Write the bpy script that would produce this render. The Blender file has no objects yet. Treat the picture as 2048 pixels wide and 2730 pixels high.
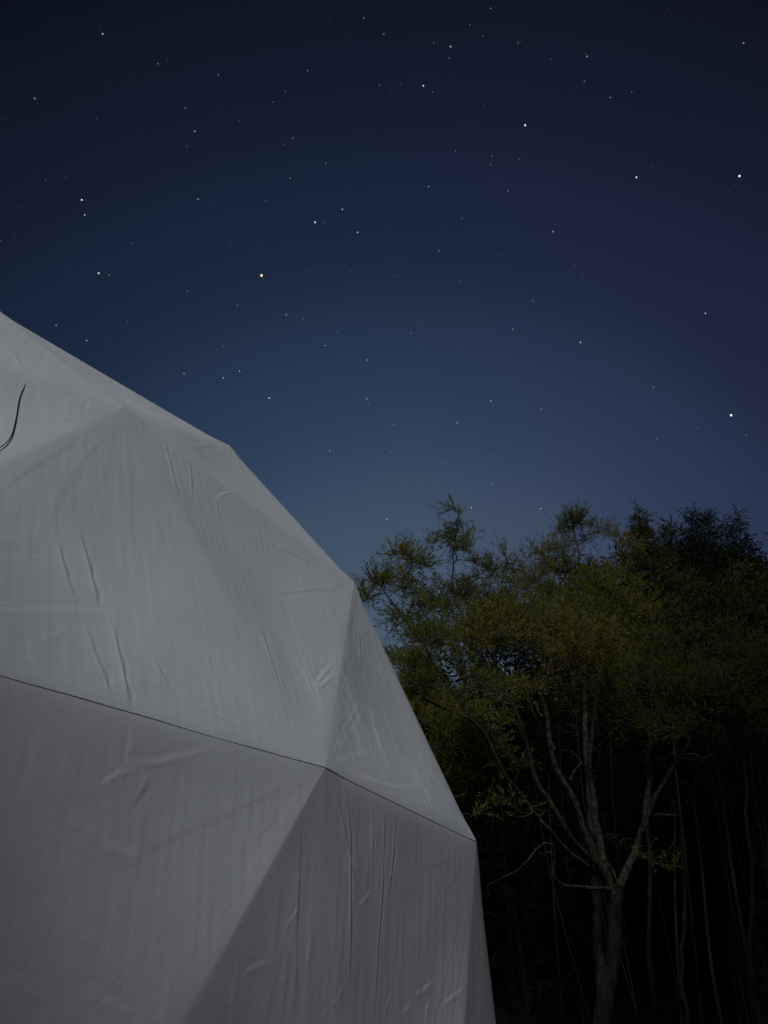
import bpy, math
import numpy as np
from mathutils import Matrix, Vector

rng = np.random.default_rng(11)
scene = bpy.context.scene
col = scene.collection
R = math.radians

# ------------------------------------------------------------------ camera
PITCH, ROLL = R(31.0994), R(0.9449)
EYE = np.array([0.0, 0.0, 1.6])
SW, SH, SF = 2048.0, 2730.0, 2051.0            # survey frame of the photograph and its focal length
cp, sp = math.cos(PITCH), math.sin(PITCH)
cr, sr = math.cos(ROLL), math.sin(ROLL)
FWD = np.array([0, cp, sp])
UP0 = np.array([0, -sp, cp])
RT0 = np.array([1.0, 0, 0])
RT = RT0 * cr + UP0 * sr
UPV = -RT0 * sr + UP0 * cr
cam_data = bpy.data.cameras.new("camera")
cam_data.sensor_fit = 'VERTICAL'
cam_data.sensor_height = 36.0
cam_data.lens = 36.0 * SF / SH
cam_data.clip_start = 0.05
cam_data.clip_end = 4000
cam = bpy.data.objects.new("camera", cam_data)
col.objects.link(cam)
cam.matrix_world = Matrix(((RT[0], UPV[0], -FWD[0], EYE[0]), (RT[1], UPV[1], -FWD[1], EYE[1]),
                           (RT[2], UPV[2], -FWD[2], EYE[2]), (0, 0, 0, 1)))
scene.camera = cam

# ------------------------------------------------------------------ moon, sky, exposure
MOON_EL, MOON_AZ = R(43.4), R(-97)               # azimuth from +X, counter-clockwise
MOON = np.array([math.cos(MOON_EL) * math.cos(MOON_AZ), math.cos(MOON_EL) * math.sin(MOON_AZ), math.sin(MOON_EL)])
sun = bpy.data.lights.new("moon", 'SUN')
sun.energy = 1.07
sun.angle = R(13)
sun.color = (0.91, 0.94, 1.0)
sun_o = bpy.data.objects.new("moon", sun)
col.objects.link(sun_o)
sun_o.rotation_euler = Vector(MOON).to_track_quat('Z', 'Y').to_euler()

world = bpy.data.worlds.new("World")
scene.world = world
world.use_nodes = True
wn, wl = world.node_tree.nodes, world.node_tree.links
wn.clear()
w_out = wn.new('ShaderNodeOutputWorld')
w_bg = wn.new('ShaderNodeBackground')
w_sky = wn.new('ShaderNodeTexSky')
w_sky.sky_type = 'NISHITA'
w_sky.sun_disc = False
w_sky.sun_elevation = MOON_EL
w_sky.sun_rotation = math.pi / 2 - MOON_AZ
w_tc = wn.new('ShaderNodeTexCoord')
w_dot = wn.new('ShaderNodeVectorMath'); w_dot.operation = 'DOT_PRODUCT'
GLOW = np.array([0.03, math.cos(R(14)), math.sin(R(14))]); GLOW /= np.linalg.norm(GLOW)   # the town's glow beyond the wood
w_dot.inputs[1].default_value = GLOW
w_sep = wn.new('ShaderNodeSeparateXYZ')
w_ramp = wn.new('ShaderNodeValToRGB')
def stop(ramp, pos, c):
    e = ramp.color_ramp.elements.new(pos); e.color = (*c, 1)
def lin(r, g, b):
    f = lambda v: (v / 255 / 12.92) if v <= 10 else ((v / 255 + 0.055) / 1.055) ** 2.4
    return (f(r), f(g), f(b))
els = w_ramp.color_ramp.elements
els[0].position = 0.0; els[0].color = (*lin(31, 50, 62), 1)
els[1].position = 1.0; els[1].color = (*lin(72, 88, 106), 1)
stop(w_ramp, 0.50, lin(8, 13, 22))
stop(w_ramp, 0.64, lin(12, 19, 33))
w_ramp.color_ramp.interpolation = 'CARDINAL'
stop(w_ramp, 0.74, lin(20, 29, 48))
stop(w_ramp, 0.84, lin(30, 43, 66))
stop(w_ramp, 0.93, lin(49, 66, 89))
w_mix = wn.new('ShaderNodeMix'); w_mix.data_type = 'RGBA'; w_mix.blend_type = 'ADD'
w_mul = wn.new('ShaderNodeMix'); w_mul.data_type = 'RGBA'; w_mul.blend_type = 'MULTIPLY'
w_mul.inputs[0].default_value = 1.0
w_mul.inputs[7].default_value = (0.0022, 0.0022, 0.0022, 1)
w_mix.inputs[0].default_value = 1.0
wl.new(w_tc.outputs['Generated'], w_dot.inputs[0])
wl.new(w_dot.outputs['Value'], w_ramp.inputs[0])
wl.new(w_sky.outputs[0], w_mul.inputs[6])
wl.new(w_ramp.outputs[0], w_mix.inputs[6])
wl.new(w_mul.outputs[2], w_mix.inputs[7])
# the glow turns a little more violet towards +X
w_tint = wn.new('ShaderNodeValToRGB')
w_tint.color_ramp.elements[0].position = 0.48; w_tint.color_ramp.elements[0].color = (0.97, 1.0, 1.0, 1)
w_tint.color_ramp.elements[1].position = 0.72; w_tint.color_ramp.elements[1].color = (1.22, 0.97, 1.04, 1)
w_hx = wn.new('ShaderNodeMath'); w_hx.operation = 'MULTIPLY_ADD'; w_hx.inputs[1].default_value = 0.5; w_hx.inputs[2].default_value = 0.5
w_mt = wn.new('ShaderNodeMix'); w_mt.data_type = 'RGBA'; w_mt.blend_type = 'MULTIPLY'; w_mt.inputs[0].default_value = 1.0
wl.new(w_tc.outputs['Generated'], w_sep.inputs[0]); wl.new(w_sep.outputs['X'], w_hx.inputs[0]); wl.new(w_hx.outputs[0], w_tint.inputs[0])
wl.new(w_mix.outputs[2], w_mt.inputs[6]); wl.new(w_tint.outputs[0], w_mt.inputs[7])
wl.new(w_mt.outputs[2], w_bg.inputs[0])
w_bg.inputs[1].default_value = 1.0
wl.new(w_bg.outputs[0], w_out.inputs[0])

vs = scene.view_settings
vs.view_transform = 'Standard'
vs.look = 'None'
vs.exposure = 0.0
vs.gamma = 1.0
vs.use_curve_mapping = False
scene.render.engine = 'CYCLES'
scene.cycles.max_bounces = 5
scene.cycles.use_denoising = False
scene.cycles.transparent_max_bounces = 16

# ------------------------------------------------------------------ helpers
def ray(x, y):
    """Direction through a point of the survey frame."""
    return FWD + RT * ((x - SW / 2) / SF) - UPV * ((y - SH / 2) / SF)

def at(x, y, Y):
    """The world point that lies on that direction in the vertical plane Y metres ahead."""
    d = ray(x, y)
    return EYE + d * (Y / d[1])

def mesh_np(name, V, F, smooth=True):
    """V (n,3), F (m,k) with k 3 or 4."""
    me = bpy.data.meshes.new(name)
    V = np.ascontiguousarray(V, dtype=np.float32)
    F = np.ascontiguousarray(F, dtype=np.int32)
    k = F.shape[1]
    me.vertices.add(len(V)); me.vertices.foreach_set('co', V.ravel())
    me.loops.add(F.size); me.loops.foreach_set('vertex_index', F.ravel())
    me.polygons.add(len(F))
    me.polygons.foreach_set('loop_start', np.arange(0, F.size, k, dtype=np.int32))
    me.polygons.foreach_set('use_smooth', np.full(len(F), smooth))
    me.update(calc_edges=True)
    return me

def link(name, me, mat=None, parent=None, **props):
    o = bpy.data.objects.new(name, me)
    col.objects.link(o)
    if mat is not None and me is not None and not me.materials:
        me.materials.append(mat)
    if parent is not None:
        o.parent = parent
        o.matrix_parent_inverse = Matrix.Translation(parent.location).inverted()
    for k, v in props.items():
        o[k] = v
    return o

def empty(name, loc=(0, 0, 0), **props):
    o = bpy.data.objects.new(name, None)
    col.objects.link(o)
    o.location = [float(v) for v in loc]
    o.empty_display_size = 0.2
    for k, v in props.items():
        o[k] = v
    return o

def tube(pts, radii, n=6, cap=True):
    pts = np.asarray(pts, float); radii = np.asarray(radii, float)
    m = len(pts)
    t = np.gradient(pts, axis=0); t /= np.linalg.norm(t, axis=1)[:, None] + 1e-12
    a = np.array([0, 0, 1.0]) if abs(t[0][2]) < 0.9 else np.array([1.0, 0, 0])
    u = np.cross(t[0], a); u /= np.linalg.norm(u)
    V = np.empty((m * n, 3))
    ang = np.arange(n) * 2 * math.pi / n
    for i in range(m):
        u = u - t[i] * (u @ t[i]); u /= np.linalg.norm(u) + 1e-12
        w = np.cross(t[i], u)
        V[i * n:(i + 1) * n] = pts[i] + radii[i] * (np.cos(ang)[:, None] * u + np.sin(ang)[:, None] * w)
    F = []
    for i in range(m - 1):
        for j in range(n):
            b = i * n
            F.append((b + j, b + (j + 1) % n, b + n + (j + 1) % n, b + n + j))
    return V, np.array(F)

def join(parts):
    V, F, o = [], [], 0
    for v, f in parts:
        V.append(v); F.append(f + o); o += len(v)
    return np.concatenate(V), np.concatenate(F)

def spline(P, step):
    """Catmull-Rom through points, resampled."""
    P = np.asarray(P, float)
    if len(P) < 3:
        n = max(2, int(np.linalg.norm(P[-1] - P[0]) / step) + 1)
        return P[0] + (P[-1] - P[0]) * np.linspace(0, 1, n)[:, None]
    Q = np.vstack([2 * P[0] - P[1], P, 2 * P[-1] - P[-2]])
    out = []
    for i in range(1, len(Q) - 2):
        n = max(2, int(np.linalg.norm(Q[i + 1] - Q[i]) / step))
        t = np.linspace(0, 1, n, endpoint=False)[:, None]
        out.append(0.5 * (2 * Q[i] + (Q[i + 1] - Q[i - 1]) * t + (2 * Q[i - 1] - 5 * Q[i] + 4 * Q[i + 1] - Q[i + 2]) * t ** 2
                          + (3 * Q[i] - Q[i - 1] - 3 * Q[i + 1] + Q[i + 2]) * t ** 3))
    out.append(P[-1:])
    return np.concatenate(out)

def vnoise(P, seed=0):
    """Smooth value noise on (n,3) points, about -1..1."""
    P = np.asarray(P, float)
    i = np.floor(P).astype(np.int64); f = P - i
    f = f * f * f * (f * (f * 6 - 15) + 10)
    r = 0
    for dx in (0, 1):
        for dy in (0, 1):
            for dz in (0, 1):
                h = (i[:, 0] + dx) * 374761393 + (i[:, 1] + dy) * 668265263 + (i[:, 2] + dz) * 2147483647 + seed * 974711
                h = (h ^ (h >> 13)) * 1274126177
                h = (h ^ (h >> 16)) & 0xffff
                w = (f[:, 0] if dx else 1 - f[:, 0]) * (f[:, 1] if dy else 1 - f[:, 1]) * (f[:, 2] if dz else 1 - f[:, 2])
                r = r + w * (h / 32767.5 - 1)
    return r

# ------------------------------------------------------------------ materials
def material(name):
    m = bpy.data.materials.new(name)
    m.use_nodes = True
    n, l = m.node_tree.nodes, m.node_tree.links
    return m, n, l, n['Principled BSDF']

def mat_noise(name, c1, c2, scale, rough=0.8, bump=0.0, bscale=None, detail=6, stretch=None, spec=0.3, lo=0.35, hi=0.65):
    m, n, l, b = material(name)
    tc = n.new('ShaderNodeTexCoord')
    src = tc.outputs['Object']
    if stretch:
        mp = n.new('ShaderNodeMapping'); mp.inputs['Scale'].default_value = stretch
        l.new(src, mp.inputs[0]); src = mp.outputs[0]
    t = n.new('ShaderNodeTexNoise'); t.inputs['Scale'].default_value = scale; t.inputs['Detail'].default_value = detail
    l.new(src, t.inputs['Vector'])
    r = n.new('ShaderNodeValToRGB')
    r.color_ramp.elements[0].position = lo; r.color_ramp.elements[0].color = (*c1, 1)
    r.color_ramp.elements[1].position = hi; r.color_ramp.elements[1].color = (*c2, 1)
    l.new(t.outputs[0], r.inputs[0]); l.new(r.outputs[0], b.inputs['Base Color'])
    b.inputs['Roughness'].default_value = rough
    b.inputs['Specular IOR Level'].default_value = spec
    if bump:
        t2 = n.new('ShaderNodeTexNoise'); t2.inputs['Scale'].default_value = bscale or scale * 3; t2.inputs['Detail'].default_value = 4
        l.new(src, t2.inputs['Vector'])
        bp = n.new('ShaderNodeBump'); bp.inputs['Strength'].default_value = bump; bp.inputs['Distance'].default_value = 0.01
        l.new(t2.outputs[0], bp.inputs['Height']); l.new(bp.outputs[0], b.inputs['Normal'])
    return m

def mat_leaf(name, stops, trans=0.35, patch=None, spec=0.2):
    """Leaf colour varies from leaf to leaf and, slowly, from bough to bough."""
    m, n, l, b = material(name)
    g = n.new('ShaderNodeNewGeometry')
    r = n.new('ShaderNodeValToRGB')
    r.color_ramp.elements[0].color = (*stops[0], 1)
    r.color_ramp.elements[1].color = (*stops[-1], 1)
    for i, s in enumerate(stops[1:-1]):
        stop(r, (i + 1) / (len(stops) - 1), s)
    l.new(g.outputs['Random Per Island'], r.inputs[0])
    c = r.outputs[0]
    if patch:
        tc = n.new('ShaderNodeTexCoord')
        t = n.new('ShaderNodeTexNoise'); t.inputs['Scale'].default_value = 1.1; t.inputs['Detail'].default_value = 3
        l.new(tc.outputs['Object'], t.inputs['Vector'])
        r2 = n.new('ShaderNodeValToRGB')
        r2.color_ramp.elements[0].position = 0.36; r2.color_ramp.elements[0].color = (*patch[0], 1)
        r2.color_ramp.elements[1].position = 0.66; r2.color_ramp.elements[1].color = (*patch[-1], 1)
        stop(r2, 0.52, patch[1])
        l.new(t.outputs[0], r2.inputs[0])
        mx2 = n.new('ShaderNodeMix'); mx2.data_type = 'RGBA'; mx2.blend_type = 'MULTIPLY'; mx2.inputs[0].default_value = 1
        l.new(c, mx2.inputs[6]); l.new(r2.outputs[0], mx2.inputs[7]); c = mx2.outputs[2]
    l.new(c, b.inputs['Base Color'])
    b.inputs['Roughness'].default_value = 0.6
    b.inputs['Specular IOR Level'].default_value = spec
    tr = n.new('ShaderNodeBsdfTranslucent'); l.new(c, tr.inputs[0])
    mx = n.new('ShaderNodeMixShader'); mx.inputs[0].default_value = trans
    l.new(b.outputs[0], mx.inputs[1]); l.new(tr.outputs[0], mx.inputs[2])
    l.new(mx.outputs[0], n['Material Output'].inputs[0])
    return m

M_fabric = mat_noise("white_pvc_canvas", (0.73, 0.735, 0.735), (0.82, 0.82, 0.82), 2.2, rough=0.55, bump=0.06, bscale=160, spec=0.35)
M_piping = mat_noise("seam_piping", (0.36, 0.365, 0.37), (0.55, 0.55, 0.56), 40, rough=0.7)
M_cord = mat_noise("black_cord", (0.008, 0.009, 0.011), (0.016, 0.017, 0.02), 120, rough=0.75)
M_bark = mat_noise("lichen_bark", (0.018, 0.017, 0.013), (0.115, 0.112, 0.070), 22, rough=0.9, bump=0.8, bscale=45, lo=0.36, hi=0.74)
M_twig = mat_noise("twig_bark", (0.035, 0.031, 0.023), (0.13, 0.12, 0.08), 12, rough=0.9)
M_trunk = mat_noise("shaded_trunk_bark", (0.009, 0.009, 0.007), (0.034, 0.033, 0.025), 16, rough=0.95, bump=0.8, bscale=40, stretch=(1, 1, 0.35), lo=0.40, hi=0.75)  # much darker than the limb bark: shade on the trunk put into its colour
M_dark = mat_noise("dark_bark", (0.008, 0.008, 0.006), (0.028, 0.026, 0.020), 14, rough=0.9)
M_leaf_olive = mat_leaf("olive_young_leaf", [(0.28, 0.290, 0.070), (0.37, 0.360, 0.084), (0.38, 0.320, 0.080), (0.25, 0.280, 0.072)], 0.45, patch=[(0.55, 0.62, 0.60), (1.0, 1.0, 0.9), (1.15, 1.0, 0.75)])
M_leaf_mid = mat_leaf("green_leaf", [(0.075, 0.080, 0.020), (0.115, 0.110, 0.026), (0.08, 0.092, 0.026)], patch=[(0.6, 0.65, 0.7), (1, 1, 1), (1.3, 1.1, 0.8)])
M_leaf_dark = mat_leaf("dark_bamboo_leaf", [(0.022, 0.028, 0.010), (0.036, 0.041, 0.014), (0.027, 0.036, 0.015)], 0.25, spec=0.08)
M_culm = mat_noise("bamboo_culm", (0.012, 0.014, 0.009), (0.04, 0.042, 0.032), 3, rough=0.5, stretch=(6, 6, 0.8))
M_soil = mat_noise("dark_leaf_litter", (0.006, 0.006, 0.005), (0.014, 0.013, 0.010), 1.5, rough=1.0, spec=0.0)
M_ground = mat_noise("dark_gravel", (0.02, 0.019, 0.017), (0.045, 0.043, 0.04), 30, rough=0.95, bump=0.6, bscale=60)
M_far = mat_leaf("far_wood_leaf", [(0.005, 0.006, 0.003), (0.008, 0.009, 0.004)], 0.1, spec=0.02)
M_wall = mat_noise("blocker_timber", (0.02, 0.016, 0.012), (0.04, 0.032, 0.024), 3, rough=0.8, stretch=(1, 1, 12))
M_roof = mat_noise("blocker_roof", (0.02, 0.02, 0.022), (0.035, 0.035, 0.038), 6, rough=0.7)

# ------------------------------------------------------------------ ground and hill
def ground():
    n = 60
    xs = np.concatenate([np.linspace(-400, -30, 8), np.linspace(-25, 25, 44), np.linspace(30, 400, 8)])
    X, Y = np.meshgrid(xs, xs)
    Z = 0.03 * vnoise(np.stack([X.ravel() * .6, Y.ravel() * .6, 0 * X.ravel()], 1), 3).reshape(X.shape) - 0.02
    V = np.stack([X, Y, Z], -1).reshape(-1, 3)
    i = np.arange(n * n).reshape(n, n)
    F = np.stack([i[:-1, :-1], i[:-1, 1:], i[1:, 1:], i[1:, :-1]], -1).reshape(-1, 4)
    link("ground", mesh_np("ground", V, F), M_ground, kind="structure")
ground()

def hill_z(x, y):
    x = np.asarray(x, float); y = np.asarray(y, float)
    t = np.clip((y - 14.5) / 26, 0, 1)
    top = 10.5 + 8.0 / (1 + np.exp(-(x - 6.5) / 1.8))
    z = -0.3 + top * (1 - (1 - t) ** 1.6)
    P = np.stack([x.ravel() * .25, y.ravel() * .25, 0 * x.ravel()], 1)
    return z + (0.5 * vnoise(P, 5).reshape(x.shape)) * np.clip(t * 4, 0, 1)

def hill():
    xs = np.linspace(-60, 90, 120); ys = np.linspace(14.3, 80, 60)
    X, Y = np.meshgrid(xs, ys)
    V = np.stack([X, Y, hill_z(X, Y)], -1).reshape(-1, 3)
    i = np.arange(len(V)).reshape(60, 120)
    F = np.stack([i[:-1, :-1], i[:-1, 1:], i[1:, 1:], i[1:, :-1]], -1).reshape(-1, 4)
    link("hill", mesh_np("hill", V, F), M_soil, kind="structure")
hill()

# ------------------------------------------------------------------ stars
STARS = {
 (0, 0): "649,214,3 636,184,1 998,402,2 1058,374,1 1380,473,2 220,622,2.5 828,486,1 1172,683,2 614,750,1.2 1231,830,2.5 1181,925,1.5 1512,765,1.5 1415,755,1 18,748,1 290,1140,1.5 417,1122,1.2 517,1263,4 536,1358,3 117,1308,1 1253,1258,2.5 1346,1271,1.2 745,1355,.8 880,1342,1 1036,1376,1 1066,1466,1.3 830,1537,1.5 950,1530,.8 1456,1550,1.4 1634,1546,1 8,1523,1.6 92,1497,1 672,1054,.8 555,855,.7 735,1166,.7 360,155,.7 450,122,.7 697,300,.6",
 (680, 0): "1490,53,2 687,114,2 470,130,1 814,215,2 1360,157,1.6 1440,227,1.4 1130,270,1.6 1236,294,3 1226,367,1.7 333,446,2 787,538,1.8 928,520,1 921,536,1.2 880,565,.9 853,580,1 858,598,1 1064,542,3.5 1124,582,1.6 193,577,1.6 114,645,1.5 1445,660,1.2 1008,727,.9 238,872,2 185,914,1.4 1268,953,1.8 1499,985,1.8 1488,1040,1.8 447,1032,1.9 601,1109,.8 223,1127,2.2 1097,1178,2.4 1255,1182,.8 1597,1206,2 72,1267,1.5 150,1284,.8 425,1301,.9 552,1322,3 380,1405,4 436,1407,1.6 648,1468,3 918,1342,.9 1307,1378,1.6 838,1442,1 1258,1540,1.2 1163,1585,2 1185,1592,.9 340,1582,1.2 543,1598,1 838,1636,1 1566,1612,1.2 748,310,.8 990,1276,.7 21,1547,.8",
 (1348, 0): "80,272,1.8 140,296,1 285,375,1.5 666,131,1 788,167,.8 516,357,2.5 506,340,1.4 545,380,.8 498,513,1.9 797,583,1.7 662,616,2.1 139,503,.7 778,760,1 1504,272,2.4 124,791,4.5 86,1006,1.5 827,1120,4 924,1051,1.1 957,930,.8 1478,1112,5 1449,1166,1.1 300,1464,2.8 250,1577,1.2 410,1600,1.2 1270,820,.7 1163,714,.6 1213,120,.7 1266,1650,1",
 (0, 500): "1055,650,1 1184,653,1.7 1500,742,1.8 1575,655,1 1567,511,1.2 422,513,1.3 624,541,4 690,552,1.9 228,483,.7 565,713,.7 724,745,1 748,783,1 797,782,1.2 807,845,1.5 355,871,2.4 642,914,1 688,908,1 590,865,.6 785,888,.7 885,893,.6 548,967,2.8 661,970,1 1098,803,1 1145,886,1.1 1410,1004,1.6 1347,1050,.8 1265,1087,1.3 1163,1175,2.5 1131,1205,1.3 1161,1113,.8 1075,1158,.8 1514,1160,2.8 1410,1203,2.8 897,1112,1.1 801,1143,1 1081,1286,1 1531,1329,1.4 1574,1370,.9 1610,1297,1 1384,1415,.9 1283,1438,1.1 1433,1445,.8 1415,1490,.8 1438,1540,1.2 1063,1110,.6 1548,930,.6",
 (680, 700): "53,104,1.3 328,54,1.2 607,52,1.2 691,36,1.2 879,84,1.4 900,90,.9 1110,62,1 1294,118,1.6 1031,195,1 388,195,.9 397,235,1 1184,260,1.2 676,265,.6 198,330,2.6 304,356,1.7 438,382,1.2 518,435,1.5 590,489,1 444,524,2.4 138,411,.8 95,492,.7 777,352,.9 822,374,1 912,420,1.2 985,446,2 865,380,.7 1047,566,1.5 710,616,2.4 1373,328,1.1 1383,441,1.3 1629,420,2.2 502,690,.8 504,711,.8 205,563,.7 180,693,.6 287,745,.7 90,856,3.4 110,860,1.4 213,832,1.1 219,790,.8 549,834,.8 707,861,2.8 712,885,1.6 720,898,1.5 1225,720,1 1602,808,1.2 1490,875,2.8 1397,884,1 1290,938,.8 68,972,1.1 228,990,1.6 876,1024,1.9 833,1062,.7 1175,1007,1.1 1278,1013,2.4 1359,1059,1 250,1111,.7 233,1210,.8 472,1190,2.6 853,1196,1.7 950,1222,.7 1202,1268,1.3 1311,1253,1.2 1482,1220,1.4 1134,1402,1.3 929,1450,.9 1493,1401,1.9 1602,1402,1 1441,1427,.7 1368,1548,3 832,1620,3 372,1498,.9 433,1500,.7 460,1268,.6 550,1208,.6",
 (1348, 700): "437,18,1.4 405,93,.9 487,91,1.3 174,243,1.9 1263,321,3 655,376,1.2 615,443,.8 474,504,3.2 982,545,1.2 979,582,1 935,788,2.2 977,771,.9 814,803,1.2 226,924,2 1214,1046,1.6 957,1112,2 1521,1090,1.8 291,1123,.7 944,1272,.9 1558,508,.9 1623,1372,1.3 1168,1417,1.2 222,1555,2.8 246,1522,.8 265,1597,.8 601,1588,1.6 1203,390,.7",
}
def stars():
    m = bpy.data.materials.new("starlight"); m.use_nodes = True
    n, l = m.node_tree.nodes, m.node_tree.links
    n.clear()
    out = n.new('ShaderNodeOutputMaterial'); ad = n.new('ShaderNodeAddShader')
    tr = n.new('ShaderNodeBsdfTransparent'); em = n.new('ShaderNodeEmission'); oi = n.new('ShaderNodeObjectInfo')
    l.new(oi.outputs['Color'], em.inputs[0]); l.new(oi.outputs['Alpha'], em.inputs[1])
    l.new(tr.outputs[0], ad.inputs[0]); l.new(em.outputs[0], ad.inputs[1]); l.new(ad.outputs[0], out.inputs[0])
    m.cycles.emission_sampling = 'NONE'
    t = (1 + 5 ** 0.5) / 2
    V = np.array([(-1, t, 0), (1, t, 0), (-1, -t, 0), (1, -t, 0), (0, -1, t), (0, 1, t), (0, -1, -t), (0, 1, -t), (t, 0, -1), (t, 0, 1), (-t, 0, -1), (-t, 0, 1)]) / math.sqrt(1 + t * t)
    F = np.array([(0, 11, 5), (0, 5, 1), (0, 1, 7), (0, 7, 10), (0, 10, 11), (1, 5, 9), (5, 11, 4), (11, 10, 2), (10, 7, 6), (7, 1, 8), (3, 9, 4), (3, 4, 2), (3, 2, 6), (3, 6, 8), (3, 8, 9), (4, 9, 5), (2, 4, 11), (6, 2, 10), (8, 6, 7), (9, 8, 1)])
    me = mesh_np("star", V, F)
    sky = empty("sky", (0, 0, 0), kind="structure")
    r = np.random.default_rng(5)
    def star(px, py, b, c, k=1.0, label=None):
        d = ray(px, py); d = d / np.linalg.norm(d)
        o = link("star", me, m, sky)
        o.location = EYE + d * 2000
        s = 2000 / 770 * (0.46 + 0.075 * min(b, 5)) * k
        o.scale = (s, s, s)
        o.color = (*c, 0.016 * b ** 2.5)
        if label:
            o["label"] = label
    for (ox, oy), txt in STARS.items():
        for e in txt.split():
            x, y, b = (float(v) for v in e.split(','))
            w = r.uniform(-1, 1)
            c = (0.88 + 0.12 * w, 0.93 + 0.03 * w, 0.95 - 0.20 * w)
            star(ox + x * 700 / 1659, oy + y * 700 / 1659, b, c)
    # countless fainter stars: one part
    n = 420
    px = np.stack([r.uniform(-60, 2110, n), r.uniform(-60, 1500, n)], 1)
    Vs, Fs = [], []
    for q in range(n):
        d = ray(*px[q]); d = d / np.linalg.norm(d)
        Vs.append(EYE + d * 2050 + V * (2050 / 770 * r.uniform(0.28, 0.46))); Fs.append(F + 12 * q)
    f = link("faint_stars", mesh_np("faint_stars", np.concatenate(Vs), np.concatenate(Fs)), m, sky, kind="stuff")
    f.color = (0.95, 0.96, 1.0, 0.011)
    star(697.5, 734.5, 5.2, (1.0, 0.74, 0.46), 1.45, "brightest warm orange star")
    star(1949.5, 1107, 5.3, (0.48, 0.70, 1.0), 1.25, "brightest blue white star low at right")
stars()

# ------------------------------------------------------------------ the dome tent
CEN = np.array([-2.63, 3.38])
HUB = {   # hubs of the frame that the photograph shows
 'A': (-0.870, 0.921, 2.017), 'B': (-0.124, 1.801, 2.005), 'C': (0.299, 2.531, 1.957), 'D': (-0.101, 2.454, 2.788),
 'E': (-0.737, 1.707, 2.961), 'H': (-1.548, 0.903, 2.763), 'F': (-0.558, 2.255, 3.227), 'I': (-1.150, 1.583, 3.236),
 'J': (0.026, 2.116, 0.0), 'K': (-0.922, 0.564, 0.0), 'L': (0.563, 3.372, 0.0)}
HUB = {k: np.array(v) for k, v in HUB.items()}
def in_plane(h, a, px):
    """Shift hub h sideways so that the strut from hub a runs where the photograph has it."""
    n = np.cross(HUB[a] - EYE, ray(*px)); n /= np.linalg.norm(n); n[2] = 0
    d = (HUB[h] - EYE)
    m = np.cross(HUB[a] - EYE, ray(*px)); m /= np.linalg.norm(m)
    HUB[h] = HUB[h] - n * ((d @ m) / (n @ m))
in_plane('J', 'C', (1244, 2653))
in_plane('L', 'C', (1328, 2730))
in_plane('K', 'B', (514, 2683))

def ring_az(p):
    return math.atan2(p[1] - CEN[1], p[0] - CEN[0])
def ring(known, N, r, z):
    """known: hubs in order of rising azimuth; the rest of the ring is spaced evenly."""
    a0, a1 = ring_az(known[0]), ring_az(known[-1])
    if a1 < a0: a1 += 2 * math.pi
    rest = N - len(known)
    out = [np.array(k) for k in known]
    span = 2 * math.pi - (a1 - a0)
    for i in range(rest):
        a = a1 + span * (i + 1) / (rest + 1)
        out.append(np.array([CEN[0] + r * math.cos(a), CEN[1] + r * math.sin(a), z]))
    return out
N = 15
r1 = ring([HUB['A'], HUB['B'], HUB['C']], N, 3.0, 2.0)               # index 0 A 1 B 2 C
r2 = ring([HUB['H'], HUB['E'], HUB['D']], N, 2.66, 2.84)             # 0 H 1 E 2 D   (E between A and B)
r3 = ring([HUB['I'], HUB['F']], N, 2.35, 3.24)                       # 0 I 1 F       (F between E and D)
r0 = ring([HUB['K'], HUB['J'], HUB['L']], N, 3.15, 0.0)              # 0 K 1 J 2 L   (K between A and B)
r4 = [np.array([CEN[0] + 1.35 * math.cos(R(-60 + 24 * k)), CEN[1] + 1.35 * math.sin(R(-60 + 24 * k)), 3.66]) for k in range(N)]
apex = np.array([CEN[0], CEN[1], 3.84])

TRIS = []   # (hub a, hub b, hub c, band)
for k in range(N):
    k1 = (k + 1) % N
    TRIS.append((r0[k], r1[k1], r1[k], 'low', (k, 0)))         # A K B style
    TRIS.append((r0[k], r0[k1], r1[k1], 'low', (k, 1)))        # K J B
    TRIS.append((r1[k], r1[k1], r2[k1], 'up', (k, 2)))         # A B E
    TRIS.append((r1[k], r2[k1], r2[k], 'up', (k, 3)))          # A E H
    TRIS.append((r2[k], r2[k1], r3[k], 'up', (k, 4)))          # H E I
    TRIS.append((r2[k1], r3[k1], r3[k], 'up', (k, 5)))         # E F I
    TRIS.append((r3[k], r3[k1], r4[k], 'up', (k, 6)))
    TRIS.append((r3[k1], r4[k1], r4[k], 'up', (k, 7)))
    TRIS.append((r4[k], r4[k1], apex, 'up', (k, 8)))
DC = np.array([CEN[0], CEN[1], 0.6])
def outward(t):
    a, b, c = t[:3]
    n = np.cross(b - a, c - a); n /= np.linalg.norm(n)
    return n if n @ ((a + b + c) / 3 - DC) > 0 else -n
NORM = [outward(t) for t in TRIS]
key = lambda p: tuple(np.round(p, 4))
EDGE = {}
for i, t in enumerate(TRIS):
    for a, b in ((0, 1), (1, 2), (2, 0)):
        EDGE.setdefault(frozenset((key(t[a]), key(t[b]))), []).append(i)

SOFT = {frozenset((key(HUB[e[0]]), key(HUB[e[1]]))): v for e, v in dict(EB=.14, BJ=.14, EH=.10, EA=.05, EF=.05, ED=.05, BK=.004, BD=.018, CJ=.010, BC=.02, AB=.02).items()}

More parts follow.
